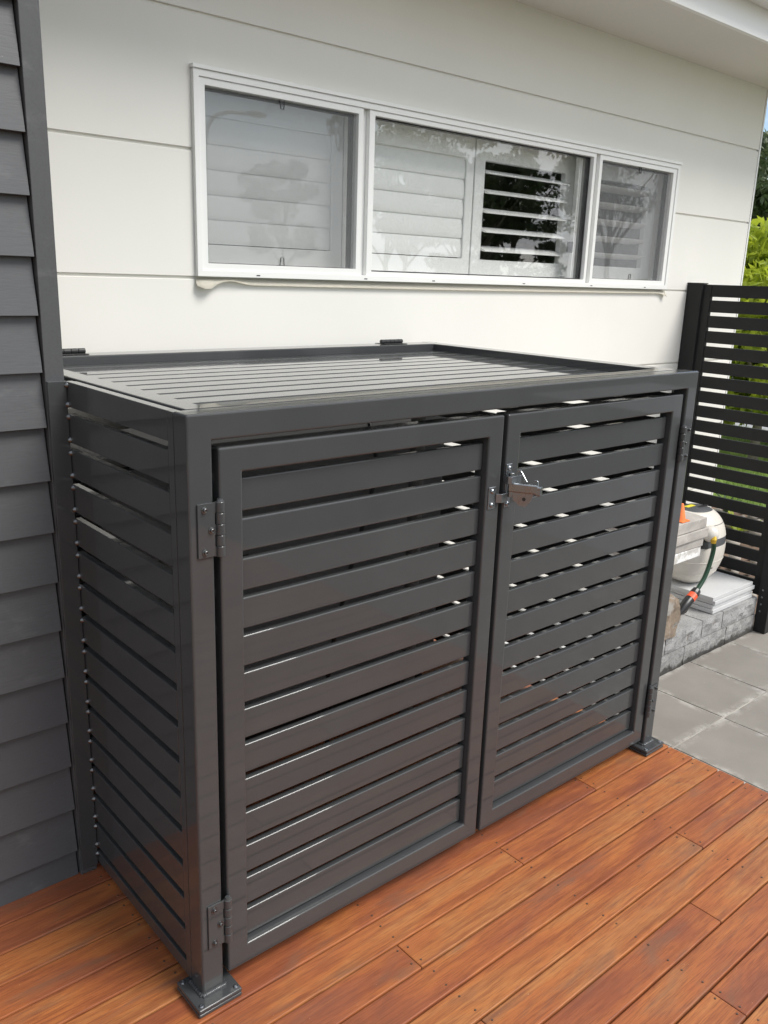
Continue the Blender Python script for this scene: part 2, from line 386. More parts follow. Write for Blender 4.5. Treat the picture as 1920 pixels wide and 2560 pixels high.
# ---- pavers : each slab a piece, pale sand in the joints
pav = tag(empty('paved_path',(2.4,0,ZG)), kind='structure')
px = .4; X0 = 1.823; Y0 = .205
bs = box('joint_sand', 1.60,3.95,-3.2,.62,ZG-.04,ZG-.0025, JOINT, pav, 0)
for i in range(-1,6):
    for j in range(-9,2):
        x0 = X0+(i)*px; y0 = Y0+(j)*px
        x1 = x0+px; y1 = y0+px
        if y1 > .601: y1 = .6
        if x0 < 1.6: x0 = 1.6
        if x1-x0 < .05 or y1-y0 < .05 or x0>3.9: continue
        box('paver', x0+.0035+random.uniform(0,.001), x1-.0035, y0+.0035, y1-.0035-random.uniform(0,.001), ZG-.04, ZG+random.uniform(-.0015,.0015), PAVER, pav, .0025)

# ================================================================== house
house = tag(empty('house',(0,YW,ZG)), 'house with off-white panel wall, white window and slate grey weatherboard return', 'house')
lw = empty('panel_wall',(0,YW,ZG),house)
GZ = [2.6235,2.238,1.8525,1.4670,1.0815,.6960,.3105,-.075]; G = .0045
XR = 4.267; WX0,WX1,WZ0,WZ1 = .703,3.446,1.472,2.081; PT = .012
def pan(poly): prism('panel', poly, 'y', YW, YW+PT, WALL, lw, .0014, 1)
zb = lambda k: GZ[k+1]+G; zt = lambda k: GZ[k]-G
pan(rect(.001,XR-.016,zb(0),zt(0)))
pan([(.001,zb(1)),(WX0,zb(1)),(WX0,WZ1),(WX1,WZ1),(WX1,zb(1)),(XR-.016,zb(1)),(XR-.016,zt(1)),(.001,zt(1))])
pan(rect(.001,WX0,zb(2),zt(2))); pan(rect(WX1,XR-.016,zb(2),zt(2)))
for k in range(3,7): pan(rect(.001,XR-.016,zb(k),zt(k)))
# backing behind the grooves, split round the window
for a,b,c,d in ((.001,WX0+.01,ZG-.1,2.62),(WX1-.01,XR-.02,ZG-.1,2.62),(WX0+.01,WX1-.01,ZG-.1,WZ0+.01),(WX0+.01,WX1-.01,WZ1-.01,2.62)):
    box('backing', a,b,YW+PT-.003,YW+.10,c,d, WALL, lw, 0)
box('corner_bead', XR-.013,XR,YW-.003,YW+.10,ZG-.1,2.56, WHITE, lw, .001)
box('side_wall', XR-.10,XR-.002,YW+.101,YW+6,ZG-.1,2.56, WALL, lw, 0)

# dark weatherboards, each board a piece
dw = empty('weatherboard_wall',(-.5,.56,-.02),house)
z = 1.865+.1195*8
prof = lambda y0: [(y0,0),(y0+.018,0),(y0+.018,.150),(y0+.0165,.150)]
bmw = bmesh.new()
for k in range(25):
    zb_ = z-.1195*k
    if zb_ < -.06: break
    lo = 0. if zb_ > -.01 else -.01-zb_
    pr = [(.5500,zb_+.0),(.5745,zb_),(.5745,zb_+.145),(.5730,zb_+.145)]
    if lo: pr = [(.5500+.023*lo/.145,zb_+lo),(.5745,zb_+lo),(.5745,zb_+.145),(.5730,zb_+.145)]
    prism('weatherboard', pr, 'x', -2.6, -.0450+random.uniform(-.0006,.0006), BOARD, dw, .0008, 2)
box('wall_core', -2.6,-.01,.578,.70,-.04,2.9, DARK, dw, 0)
box('corner_trim', -.0415,0.0,.549,.60,-.012,2.9, TRIM, dw, .0015)
box('return_wall', -.045,-.002,.601,YW+.05,-.05,2.9, TRIM, dw, 0)

# eave
ev = empty('eave',(2,.8,2.55),house)
box('soffit', -1.2,6.2,.80,YW+.10,2.5575,2.575, SOFF, ev, 0)
box('fascia', -1.2,6.2,.778,.80,2.548,2.76, WHITE, ev, .001)
prism('gutter', [(.777,2.665),(.690,2.660),(.672,2.675),(.672,2.75),(.679,2.762),(.685,2.762),(.685,2.680),(.777,2.683)], 'x', -1.2, 6.2, WHITE, ev, .001, 1)
prism('roof_slope', [(.70,2.755),(.70,2.79),(5.2,4.0),(5.2,3.96)], 'x', -1.3, 6.3, LAMPM, ev, 0)

# window
win = empty('window',(2.07,YW,WZ0),house)
ringf('frame', WX0,WX1,WZ0,WZ1,.020,'y',YW-.018,YW+.075,WHITE,win,.0012)
prism('head_flashing', rect(WX0-.004,WX1+.004,WZ1+.0005,WZ1+.012),'y',YW-.024,YW-.0005,WHITE,win,.001,1)
def ringw(nm,a,b,c,d,t,y0,y1,m): return ringf(nm,a,b,c,d,t,'y',y0,y1,m,win,.001,1)
zi0, zi1 = WZ0+.0205, WZ1-.0205
# left awning sash with insect screen, fixed centre pane, right sash
ringw('sash',WX0+.0205,1.376,zi0,zi1,(.021,.022,.021,.021),YW-.013,YW+.03,WHITE)
box('mullion',1.3765,1.404,YW+.006,YW+.075,zi0,zi1,WHITE,win,.001)
ringw('sash',1.4045,2.748,zi0,zi1,(.026,.018,.014,.017),YW-.013,YW+.05,WHITE)
box('mullion',2.7485,2.776,YW+.006,YW+.075,zi0,zi1,WHITE,win,.001)
ringw('sash',2.7765,WX1-.0205,zi0,zi1,(.021,.030,.021,.021),YW-.013,YW+.03,WHITE)
ringw('gasket_and_shade',1.431,2.7295,zi0+.0145,zi1-.0175,(.0035,.007,.0045,.0045),YW+.006,YW+.03,BLACK)
for a,b in ((.7455,1.3535),(2.7985,3.3945)):
    ringw('gasket_and_shade',a,b,zi0+.0215,zi1-.0215,(.003,.010,.0025,.006),YW+.016,YW+.036,BLACK)  # black rim, wider right and top to stand for the recess shade
    box('insect_screen',a+.001,b-.001,YW+.0005,YW+.001,zi0+.0215,zi1-.0215,MESH,win,0)
    box('pane',a+.003,b-.003,YW+.026,YW+.029,zi0+.022,zi1-.022,GLASS,win,0); box('pane',a+.003,b-.003,YW+.032,YW+.035,zi0+.022,zi1-.022,GLASS,win,0)
    xm = a+.272*(b-a)/.608 if a<1 else a+.31
    for zz,s in ((zi1-.022,-1),(zi0+.0215,1)):
        xm_ = 1.035 if a<1 else 3.115
        tube('screen_clip', [(xm_-.008,YW-.003,zz),(xm_-.006,YW-.006,zz+s*.027),(xm_+.006,YW-.006,zz+s*.027),(xm_+.010,YW-.003,zz)], .0018, BLACK, win, 6)
box('pane',1.434,2.7225,YW+.010,YW+.014,zi0+.019,zi1-.022,GLASS,win,0); box('pane',1.434,2.7225,YW+.022,YW+.026,zi0+.019,zi1-.022,GLASS,win,0)
for x in (2.690,2.703): box('inner_sash_stile',x,x+.010,YW+.035,YW+.055,zi0+.0145,zi1-.0175,WHITE,win,.001)
box('window_catch',2.667,2.688,YW+.030,YW+.052,1.625,1.675,BLACK,win,.003)
for x in (.93,1.40,1.75,2.30,2.79,3.24): box('weep_hole',x-.007,x+.007,YW-.0187,YW-.016,WZ0+.006,WZ0+.0095,BLACK,win,0)

# plantation shutters just inside
def shutter(x0,x1,l0,l1,tilt,nlv,ztop,pit=.0785):
    s = empty('shutter',(x0,YW+.12,1.50),house)
    prism('shutter_frame', rect(x0,x1,1.46,2.09),'y',YW+.105,YW+.133,SHUT,s,.0015,1, rect(l0,l1,1.575,1.976))
    key = ('lv',round(l1-l0,3))
    if key not in CACHE:
        bm = bmesh.new(); n = 12
        ring = [(.0445*math.cos(2*math.pi*i/n), .0055*math.sin(2*math.pi*i/n)) for i in range(n)]
        A = [bm.verts.new((-(l1-l0)/2+.002,u,v)) for u,v in ring]; B = [bm.verts.new(((l1-l0)/2-.002,u,v)) for u,v in ring]
        for i in range(n): bm.faces.new((A[i],A[(i+1)%n],B[(i+1)%n],B[i]))
        bm.faces.new(A[::-1]); bm.faces.new(B); bmesh.ops.recalc_face_normals(bm, faces=bm.faces)
        me = done(bm,'louvre',True); me.set_sharp_from_angle(angle=math.radians(50)); me.materials.append(SHUT); CACHE[key] = me
    for i in range(nlv):
        link('louvre', CACHE[key], SHUT, s, ((l0+l1)/2, YW+.119, ztop-pit*i), (math.radians(tilt),0,0))
    return s
shutter(.70,1.378,.765,1.329,85,5,1.937)
shutter(1.468,2.074,1.53,2.030,85,5,1.937)
shutter(2.082,2.752,2.142,2.686,17,5,1.936)
shutter(2.868,3.432,2.93,3.372,-13,5,1.940)
for a,b in ((1.382,1.464),(2.756,2.864),(.64,.698),(3.434,3.50)): box('shutter_post',a,b,YW+.105,YW+.16,1.45,2.10,SHUT,house,.001)
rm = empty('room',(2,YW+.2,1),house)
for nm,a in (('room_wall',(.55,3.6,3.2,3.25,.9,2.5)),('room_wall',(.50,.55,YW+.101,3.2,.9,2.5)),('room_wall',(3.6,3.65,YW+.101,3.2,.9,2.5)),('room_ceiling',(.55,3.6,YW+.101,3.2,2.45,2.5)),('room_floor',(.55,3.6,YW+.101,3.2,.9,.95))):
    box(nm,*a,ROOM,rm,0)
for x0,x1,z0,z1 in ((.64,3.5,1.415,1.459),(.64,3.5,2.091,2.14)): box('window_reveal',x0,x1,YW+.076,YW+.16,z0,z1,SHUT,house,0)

# loose cream strip under the window
bm = bmesh.new(); rows = []
for i in range(121):
    u = i/120; x = .700+u*(3.452-.700)
    e = math.exp(-((u-.012)/.012)**2); e2 = math.exp(-((u-.045)/.018)**2); e3 = math.exp(-((u-1)/.012)**2)
    rows.append([bm.verts.new((x, YW-.0015-.010*v*v-.018*e*v-.008*e2*v-.010*e3*v*v, 1.4675-.0180*v-.004*math.sin(3.1*u+.5)*v-.016*e*v*v+.012*e2*v-.016*e3*v*v)) for v in (0,.25,.5,.75,1)])
for A,B in zip(rows,rows[1:]):
    for k in range(4): bm.faces.new((A[k],B[k],B[k+1],A[k+1]))
bmesh.ops.solidify(bm, geom=bm.faces[:], thickness=.0012)
link('sill_strip', done(bm,'sill_strip',True), TAPE, house, (0,0,0))

# ================================================================== enclosure
enc = tag(empty('storage_enclosure',(W/2,.5,0)), 'charcoal slatted metal storage enclosure with double doors and slatted lid', 'enclosure')
prism('front_frame', [(0,.0195),(.05,.0195),(.05,1.2),(W-.05,1.2),(W-.05,.0195),(W,.0195),(W,H),(0,H)], 'y', 0, .05, COAT, enc, .0045, 3)
for x0 in (0.004,W-.051):
    box('rear_post', x0,x0+.047,1.11,1.157,.0125,1.2485, COAT, enc, .003)
box('rear_rail', .052,W-.052,1.111,1.156,1.2,1.2482, COAT, enc, .003)
box('rear_rail', .052,W-.052,1.111,1.156,.05,.098, COAT, enc, .003)
SL = [1.184-.08*k for k in range(15)]        # centres of the side slots

def side(name, xa, xb, y1):
    s = empty(name,((xa+xb)/2,.3,.02),enc)
    box('stile', xa,xb,.0515,.0725,.024,1.2478, COAT, s, .0008)
    box('top_rail', xa,xb,.073,y1,SL[0]+.0078,1.2478, COAT, s, .0015)
    for a,b in zip(SL,SL[1:]): box('slat', xa,xb,.073,y1,b+.0078,a-.0078, COAT, s, .0018)
    box('bottom_rail', xa,xb,.073,y1,.024,SL[-1]-.0078, COAT, s, .0015)
    return s
sp = side('side_panel', .0012,.0172,.5478)
screw_me = lathe_me('rivet', [(.0001,0),(.0072,0),(.0072,.0015),(.0056,.0044),(.0036,.0066),(.0005,.0074)],10); screw_me.materials.append(SCREW)
for zc in SL:
    for d in (-.0145,.0145):
        link('rivet', screw_me, SCREW, sp, (.001,.539,zc+d+random.uniform(-.001,.001)), (0,-math.pi/2,0))
link('rivet', screw_me, SCREW, sp, (.001,.539,1.240),(0,-math.pi/2,0))
box('inner_rail', .0175,.0262,.052,.545,1.2,1.2465, COAT, sp, .001)
box('wall_channel', -.0412,-.0004,.5375,.5485,.02,1.249, COAT, enc, .001)
sr = side('side_panel', W-.0172,W-.0012,1.1085)
box('inner_rail', W-.0275,W-.0176,.052,1.1085,1.2,1.2465, COAT, sr, .001)

# lid : frame with recessed slats
lid = empty('lid',(W/2,.6,1.2),enc)
LX0,LX1,LY0,LY1 = .0295,W-.0305,.0545,1.1055
ringf('lid_frame', LX0,LX1,LY0,LY1,(.0495,.0495,.0495,.0495),'z',1.203,1.2497,COAT,lid,.003,2)
ys = [.173+.08*k for k in range(12)]
eds = [LY0+.050]+ys+[LY1-.050]
for i,(a,b) in enumerate(zip(eds,eds[1:])):
    lo = a if i==0 else a+.0075; hi = b if i==len(eds)-2 else b-.0075
    if hi-lo > .01: box('slat', LX0+.050,LX1-.050,lo,hi,1.2105,1.226, COAT, lid, .002)
def knuckle(par, x, y, z0, z1, r, n, mat, axis='z'):
    L = (z1-z0)/n
    me_k = ('kn',round(L,4),r,mat.name)
    if me_k not in CACHE:
        me = lathe_me('knuckle', [(.0001,.0004),(r-.0008,.0004),(r,.0014),(r,L-.0014),(r-.0008,L-.0004),(.0001,L-.0004)],14); me.materials.append(mat); CACHE[me_k]=me
    for i in range(n):
        p = (x,y,z0+i*L) if axis=='z' else (z0+i*L,x,y)
        link('knuckle', CACHE[me_k], mat, par, p, None if axis=='z' else (0,math.pi/2,0))
for x0 in (.168,1.385):
    h = empty('lid_hinge',(x0+.05,1.108,1.25),enc)
    knuckle(h, 1.108, 1.2585, x0, x0+.105, .0075, 5, BLACKM, 'x')
    box('hinge_leaf', x0,x0+.105,1.114,1.142,1.2495,1.2515, BLACKM, h, .0005)
    box('hinge_leaf', x0,x0+.105,1.077,1.102,1.2502,1.2522, BLACKM, h, .0005)

# doors
bolt_me = lathe_me('bolt', [(.0001,0),(.0068,0),(.0066,.0012),(.0042,.0016),(.0040,.0052),(.0033,.0058),(.0022,.0056),(.0020,.0042),(.0001,.0042)],12); bolt_me.materials.append(SCREW)
def door(x0,x1,sides):
    d = empty('door',((x0+x1)/2,.02,.04),enc)
    ringf('door_frame', x0,x1,.0405,1.1845,.0495,'y',.0035,.0465,COAT,d,.0042,3)
    for k in range(13):
        zt_ = 1.1195-.08*k
        box('slat', x0+.0498,x1-.0498,.0205,.0365,zt_-.065,zt_, COAT, d, .0032, 3)
    return d
dl = door(.0645,.8325,'L'); dr = door(.8465,1.6215,'R')
def hinge(par_x, z0, z1, side):
    h = empty('hinge',(par_x,-.004,z0),enc)
    s = 1 if side=='L' else -1
    knuckle(h, par_x, -.0045, z0, z1, .0088, 5, COAT)
    L = (z1-z0)/5
    tube('pin', [(par_x,-.0045,z1-.001),(par_x,-.0045,z1+.004)], [.0072,.0055], COAT, h, 12)
    a = par_x-s*.0455; b = par_x-s*.0105
    box('hinge_leaf', min(a,b),max(a,b),-.0042,-.0006,z0+.002,z1-.001, COAT, h, .0006)
    for i in (0,2,4):
        q0,q1 = sorted((par_x-s*.0110, par_x-s*.004)); box('leaf_tab', q0,q1,-.0042,-.0008,z0+i*L+.001,z0+(i+1)*L-.001, COAT, h, 0)
    for f,dx in ((.12,.032),(.5,.0185),(.88,.032)):
        link('bolt', bolt_me, SCREW, h, (par_x-s*dx,-.0042,z0+f*(z1-z0)), (math.pi/2,0,0))
hinge(.0608,.984,1.089,'L'); hinge(.0608,.130,.236,'L')
hinge(W-.0555,.984,1.089,'R'); hinge(W-.0555,.130,.236,'R')

# feet
rib_me = lathe_me('foot_screw', [(.0001,0),(.0058,0),(.0054,.0016),(.0030,.0026),(.0026,.0016),(.0001,.0016)],10); rib_me.materials.append(STEEL)
def foot(cx):
    f = empty('foot',(cx,.018,0),enc)
    for z0,z1 in ((.0008,.0095),(.0110,.0205)):
        box('foot_plate', cx-.051,cx+.051,-.031,.069,z0,z1, COAT, f, .0030,3)
    for dx in (-.041,.041):
        for y in (-.021,.059): link('foot_screw', rib_me, STEEL, f, (cx+dx,y,.0205))
    bm = bmesh.new()
    for a,b in (((cx-.027,-.001),(cx+.027,-.001)),((cx-.0262,-.001),(cx-.0262,.05)),((cx+.0262,-.001),(cx+.0262,.05))):
        tube_bm(bm, [(a[0]+(b[0]-a[0])*u/24, a[1]+(b[1]-a[1])*u/24, .0208) for u in range(25)], [.0058+.0007*math.sin(u*1.9)+random.uniform(-.0003,.0003) for u in range(25)], 10)
    link('weld_bead', done(bm,'weld_bead',True), COAT, f, (0,0,0))
foot(.0255); foot(W-.0255)

# latch between the doors
la = empty('latch',(.85,-.01,.98),enc)
yf = .0034
bm = bmesh.new(); bbox(bm,.7905,.8150,yf-.0026,yf,.9585,1.0135); bevel(bm,.0010,1)
link('strike_plate', done(bm,'strike_plate'), STEEL, la)
zb2 = lathe_me('latch_bolt', [(.0001,0),(.0062,0),(.0062,.0014),(.0046,.0034),(.0030,.0042),(.0026,.0024),(.0001,.0024)],12); zb2.materials.append(STEEL)
for z_ in (.9690,1.0030): link('latch_bolt', zb2, STEEL, la, (.803,yf-.0026,z_), (math.pi/2,0,0))
prism('strike_bar', [(.8152,-.0005),(.824,-.011),(.846,-.011),(.8468,-.008),(.8255,-.0075),(.8160,yf)], 'z', .9735,.9955, STEEL, la, .0006,1)
bm = bmesh.new(); bbox(bm,.8485,.8690,yf-.0028,yf,.956,1.064); bevel(bm,.0010,1)
link('latch_plate', done(bm,'latch_plate'), STEEL, la)
for z_ in (1.0535,.9645): link('latch_bolt', zb2, STEEL, la, (.8588,yf-.0028,z_), (math.pi/2,0,0))
prism('keeper', [(.8380,yf-.003),(.8380,-.016),(.8440,-.022),(.8790,-.022),(.8790,-.0195),(.8450,-.0195),(.8405,-.0150),(.8405,yf-.003)], 'z', 1.019,1.038, STEEL, la, .0005,1)
prism('handle', [(.8450,-.010),(.8600,-.010),(.8950,-.0640),(.8800,-.0720)], 'z', .9985,1.0215, STEEL, la, .0030,2)
prism('handle_tip', [(.8775,-.0660),(.8935,-.0590),(.9010,-.0720),(.8850,-.0790)], 'z', .9945,1.0185, STEEL, la, .0034,2)
tube('latch_barrel', [(.8555,-.0105,.985),(.8555,-.0105,1.045)], .0075, STEEL, la, 12, bev=.001)
bm = bmesh.new(); dv = Vector((.035,-.056,0)).normalized(); nv = Vector((dv.y,-dv.x,0))*.0016; o0 = Vector((.8545,-.016,0))
pf = [(0,.9980),(.004,.979),(.020,.966),(.034,.964),(.046,.978),(.052,.9980)]
A = [bm.verts.new(o0+dv*u+nv+Vector((0,0,zz))) for u,zz in pf]; B = [bm.verts.new(o0+dv*u-nv+Vector((0,0,zz))) for u,zz in pf]
for q in range(6): bm.faces.new((A[q],A[(q+1)%6],B[(q+1)%6],B[q]))
bm.faces.new(A[::-1]); bm.faces.new(B); bmesh.ops.recalc_face_normals(bm, faces=bm.faces)
link('padlock_eye', done(bm,'padlock_eye'), STEEL, la)
hc = o0+dv*.030+Vector((0,0,.983)); tube('padlock_hole', [hc-nv*1.25,hc+nv*1.25], .0046, BLACK, la, 12)
tube('spring_wire', spline([(.8700,-.012,1.0440),(.8760,-.020,1.0480),(.8770,-.032,1.0350),(.8790,-.040,1.0240)],6), .0018, STEEL, la, 6)
tube('spring_wire', spline([(.8860,-.058,1.0300),(.8890,-.064,1.0290),(.8890,-.067,1.0190)],6), .0016, STEEL, la, 6)

# things kept inside, glimpsed between the slats
cab = tag(empty('equipment_cabinet',(.45,.8,0)), 'grey cabinet standing inside the enclosure behind its left door', 'cabinet')
box('cabinet_body', .14,1.38,.74,1.07,.10,.99, CABM, cab, .012,3)
box('cabinet_lid', .13,1.39,.73,1.08,.992,1.03, CABM, cab, .012,3)
box('cabinet_base', .17,1.35,.77,1.04,.0,.099, BLACK, cab, .003)
for i in range(5): box('vent_slit', .36,.58,.7385,.7435,.62+.03*i,.628+.03*i, BLACK, cab, 0)
for i,(x,y,t) in enumerate(((.23,.55,.80),(1.115,.60,1.08))):
    pts = [(x,y,0),(x,y,t-.06),(x+.01,y,t-.02),(x+.04,y+.005,t),(x+.16,y+.03,t)] if i==0 else [(x,y,0),(x,y,t)]
    p = tag(empty('pipe',(x,y,0)), ('grey plastic pipe with a bent top, inside behind the left door hinges','upright grey plastic pipe inside, behind the gap between the doors')[i], 'pipe', 'pipes inside the enclosure')
    tube('pipe_body', spline(pts,5), .024, PVC, p, 14)
    tube('coupling', [(x,y,.40),(x,y,.47)], .030, PVC, p, 14, bev=.002)
tag(tube('cable', spline([(.72,.52,0),(.70,.50,.35),(.76,.49,.65),(.86,.50,.95),(.90,.60,1.12)],6), .007, BLKP, None, 8), 'black cable hanging inside the enclosure behind the left door', 'cable')

# ================================================================== fence beside the house
fe = tag(empty('slat_fence',(3.7,.9,ZG)), 'black slatted metal fence panel standing at right angles to the house', 'fence')
box('post', 3.672,3.722,1.150,1.2385,ZG,1.506, FENCE, fe, .002)
box('post_cap', 3.670,3.724,1.146,1.2390,1.5062,1.512, FENCE, fe, .001)
box('channel', 3.688,3.712,1.1055,1.1495,-.10,1.5045, FENCE, fe, .001)
box('channel', 3.688,3.712,.6005,.640,-.10,1.5045, FENCE, fe, .001)
box('post', 3.672,3.722,.535,.600,ZG,1.506, FENCE, fe, .002)
box('post_cap', 3.670,3.724,.533,.602,1.5062,1.512, FENCE, fe, .001)
for k in range(20):
    zt_ = 1.5045-.0803*k; box('slat', 3.692,3.708,.6402,1.1052,zt_-.0625,zt_, FENCE, fe, .0012)
sc = lathe_me('fence_screw', [(.0001,0),(.004,0),(.003,.002),(.0001,.0022)],8); sc.materials.append(FENCE)
for z_ in (1.47,): link('fence_screw', sc, FENCE, fe, (3.688,1.128,z_), (0,-math.pi/2,0))
for z_ in (-.06,-.10,-.14,-.18): link('fence_screw', rib_me, STEEL, fe, (3.672,.578,z_), (0,-math.pi/2,0))

# ================================================================== retaining wall of split-face blocks
rw = tag(empty('retaining_wall',(2.9,.6,ZG)), 'low two-course grey split-face block wall beside the pavers', 'wall')
def splitblock(name, x0,x1,y0,y1,z0,z1, mat, parent, amp=.013):
    bm = bmesh.new(); nx = max(3,int((x1-x0)/.022)); nz_ = 4; xm = (x0+x1)/2
    V = {}
    for i in range(nx+1):
        for k in range(nz_+1):
            e = 1. if 0<i<nx and 0<k<nz_ else .25
            x = x0+(x1-x0)*i/nx; zz = z0+(z1-z0)*k/nz_
            V[i,k] = bm.verts.new((x-xm, y0-.004*e+amp*e*noise.noise(Vector((x*42,zz*42,x0*9)))-amp*.5*noise.noise(Vector((x*15,zz*15,3)))*e, zz-z0))
    for i in range(nx):
        for k in range(nz_): bm.faces.new((V[i,k],V[i+1,k],V[i+1,k+1],V[i,k+1]))
    bk = [bm.verts.new((x-xm,y1,zz-z0)) for x,zz in ((x0,z0),(x1,z0),(x1,z1),(x0,z1))]
    bm.faces.new([V[i,nz_] for i in range(nx+1)]+[bk[2],bk[3]])
    bm.faces.new([V[0,k] for k in range(nz_+1)]+[bk[3],bk[0]])
    bm.faces.new([V[nx,k] for k in range(nz_,-1,-1)]+[bk[1],bk[2]])
    bm.faces.new((bk[1],bk[0],bk[3],bk[2])); bm.faces.new([bk[0],bk[1]]+[V[i,0] for i in range(nx,-1,-1)])
    bmesh.ops.recalc_face_normals(bm, faces=bm.faces)
    return link(name, done(bm,name), mat, parent, (xm,0,z0))
for a,b in ((1.6015,1.9385),(1.9455,2.2685),(2.2755,2.6085),(2.6155,2.9505),(2.9575,3.3565),(3.3635,3.6665)): splitblock('block',a,b,.598,.80,ZG,ZG+.0985,BLOCKD,rw)
for a,b in ((1.7215,2.0985),(2.1055,2.4385),(2.4455,2.7735),(2.7805,3.1065),(3.1135,3.3075),(3.3145,3.6665)): splitblock('block',a,b,.602,.80,ZG+.1025,ZG+.195,BLOCKM,rw)
bm = bmesh.new(); bbox(bm,1.70,3.668,.802,1.236,ZG,ZG+.193)
box('joint_core', 1.70,3.660,.606,.79,ZG,ZG+.185, MULCH, rw, 0)
link('top_paving', done(bm,'top_paving'), SLAB, rw)
ZT = ZG+.196
# stacked thin slabs
lab = ('topmost of the stacked pale grey slabs under the hose reel','second from the top of the pale grey slabs under the hose reel','third from the top of the pale grey slabs under the hose reel','bottom one of the stacked pale grey slabs under the hose reel')
for i in range(4):
    dx,dy = ((-.009,.002),(.007,-.003),(.004,.006),(-.003,-.002))[i]; z0 = ZT+.0225*(3-i)
    o = box('paving_slab', 3.228+dx,3.640+dx,.617+dy,1.03+dy,z0+.0018,z0+.0222, SLAB, None, .0016)
    tag(o, lab[i], 'slab', 'pale slabs under the hose reel')
ZS = ZT+.0905

# rough pile of capping blocks
cl = (('pale capping block on top of the pile beside the hose reel',2.52,3.040,.615,.82,.3875,.439,CAPB),
      ('pale capping block second from the top of the pile beside the hose reel',2.54,3.056,.608,.82,.3395,.3855,CAPB),
      ('stained capping block third from the top, with mortar along its lower edge',2.50,3.036,.620,.82,.2965,.3375,CAPB),
      ('white mortar-smeared capping block, lowest of the overhanging pile',2.53,3.026,.618,.82,.2455,.2945,CAPW),
      ('upright concrete block carrying the pile of capping blocks',2.56,2.856,.66,.83,ZT+.181,.245,CAPB),
      ('bottom concrete block under the pile of capping blocks',2.55,2.84,.66,.83,ZT,ZT+.1805,CAPB))
for i,(l_,a,b,c,d,e,f,m) in enumerate(cl):
    bm = bmesh.new(); cx,cy = (a+b)/2,(c+d)/2; bbox(bm,a-cx,b-cx,c-cy,d-cy,0,f-e)
    bmesh.ops.subdivide_edges(bm, edges=bm.edges[:], cuts=5, use_grid_fill=True)
    for v in bm.verts: v.co += Vector((noise.noise(v.co*30+Vector((i,0,0)))*.003, noise.noise(v.co*30+Vector((0,i,0)))*.003, noise.noise(v.co*22+Vector((0,0,i)))*.0015))
    bevel(bm,.003,2,50)
    o = link('capping_block' if i<4 else 'concrete_block', done(bm,'block'), m, None, (cx,cy,e), (0,0,(0,.01,-.012,.008,0,0)[i])); tag(o,l_,'block','blocks piled beside the hose reel')
bm = bmesh.new(); bbox(bm,-.070,.070,-.035,.035,0,.195)
bmesh.ops.subdivide_edges(bm, edges=bm.edges[:], cuts=7, use_grid_fill=True)
for v in bm.verts:
    q = v.co.copy(); n1 = noise.noise_vector(q*16+Vector((4,1,7))); n2 = noise.noise_vector(q*45)
    v.co += n1*.012+n2*.004
    v.co.x *= 1-.35*max(0,(q.z-.13)/.08)
o = link('sandstone_rock', done(bm,'sandstone_rock'), ROCKM, None, (2.768,.622,ZT-.002)); tag(o,'rough tan sandstone lump leaning on the block pile','rock')

# small orange cone on the pile
o = empty('orange_cone',(2.862,.655,.4395)); tag(o,'small orange plastic cone standing on the topmost capping block','cone')
box('cone_base', 2.828,2.896,.622,.688,.4398,.446, CONE, o, .003)
link('cone_body', lathe_me('cone_body',[(.0001,0),(.027,0),(.024,.006),(.009,.074),(.006,.078),(.0001,.078)],16), CONE, o, (2.862,.655,.4455))

# hose reel
hr = tag(empty('hose_reel',(3.42,.88,ZS)), 'cream hose reel with dark grey top standing on the pale slabs', 'hose reel')
RX,RY,RZ = .178,.155,.210; RC = Vector((3.362,.852,ZS+.203))
def shell(name, z0, z1, mat, k=1., n=36, m=16, par=hr, ofs=(0,0,0)):
    bm = bmesh.new(); rings = []
    for j in range(m+1):
        zz = z0+(z1-z0)*j/m; s = math.sqrt(max(0,1-min(1,abs(zz))**2.3))**.9*k
        rings.append([bm.verts.new((RX*s*math.copysign(abs(math.cos(a))**.85,math.cos(a)), RY*s*math.copysign(abs(math.sin(a))**.85,math.sin(a)), RZ*zz)) for a in [2*math.pi*i/n for i in range(n)]])
    for A,B in zip(rings,rings[1:]):
        for i in range(n): bm.faces.new((A[i],A[(i+1)%n],B[(i+1)%n],B[i]))
    bm.faces.new(rings[0][::-1]); bm.faces.new(rings[-1])
    bmesh.ops.recalc_face_normals(bm, faces=bm.faces)
    me = done(bm,name,True); me.set_sharp_from_angle(angle=math.radians(50)); return link(name, me, mat, par, RC+Vector(ofs))
shell('lower_casing', -.965, .10, CREAM); shell('belt', .10, .30, GREYP, .985); shell('upper_casing', .30, .90, CREAM)
shell('top_panel', .90, .955, GREYP, .97)
for zz in (-.62,-.28,.62):
    sq = math.sqrt(1-abs(zz)**2.3)**.9*1.001; n_ = 40
    tube('casing_seam', [(RC.x+RX*sq*math.copysign(abs(math.cos(a))**.85,math.cos(a)), RC.y+RY*sq*math.copysign(abs(math.sin(a))**.85,math.sin(a)), RC.z+RZ*zz) for a in [2*math.pi*q/n_ for q in range(n_+1)]], .0016, GREYP if zz>0 else CREAM, hr, 6)
bm = bmesh.new()
bmesh.ops.create_uvsphere(bm, u_segments=20, v_segments=8, radius=1, matrix=Matrix.Translation(RC+Vector((.035,-.018,.2005)))@Matrix.Diagonal((.050,.013,.004,1)))
link('handle_slot', done(bm,'handle_slot',True), BLACK, hr)
bm = bmesh.new(); bbox(bm,RC.x-.060,RC.x+.012,RC.y+.010,RC.y+.036,RC.z+.1985,RC.z+.2018); link('sticker', done(bm,'sticker'), YELL, hr)
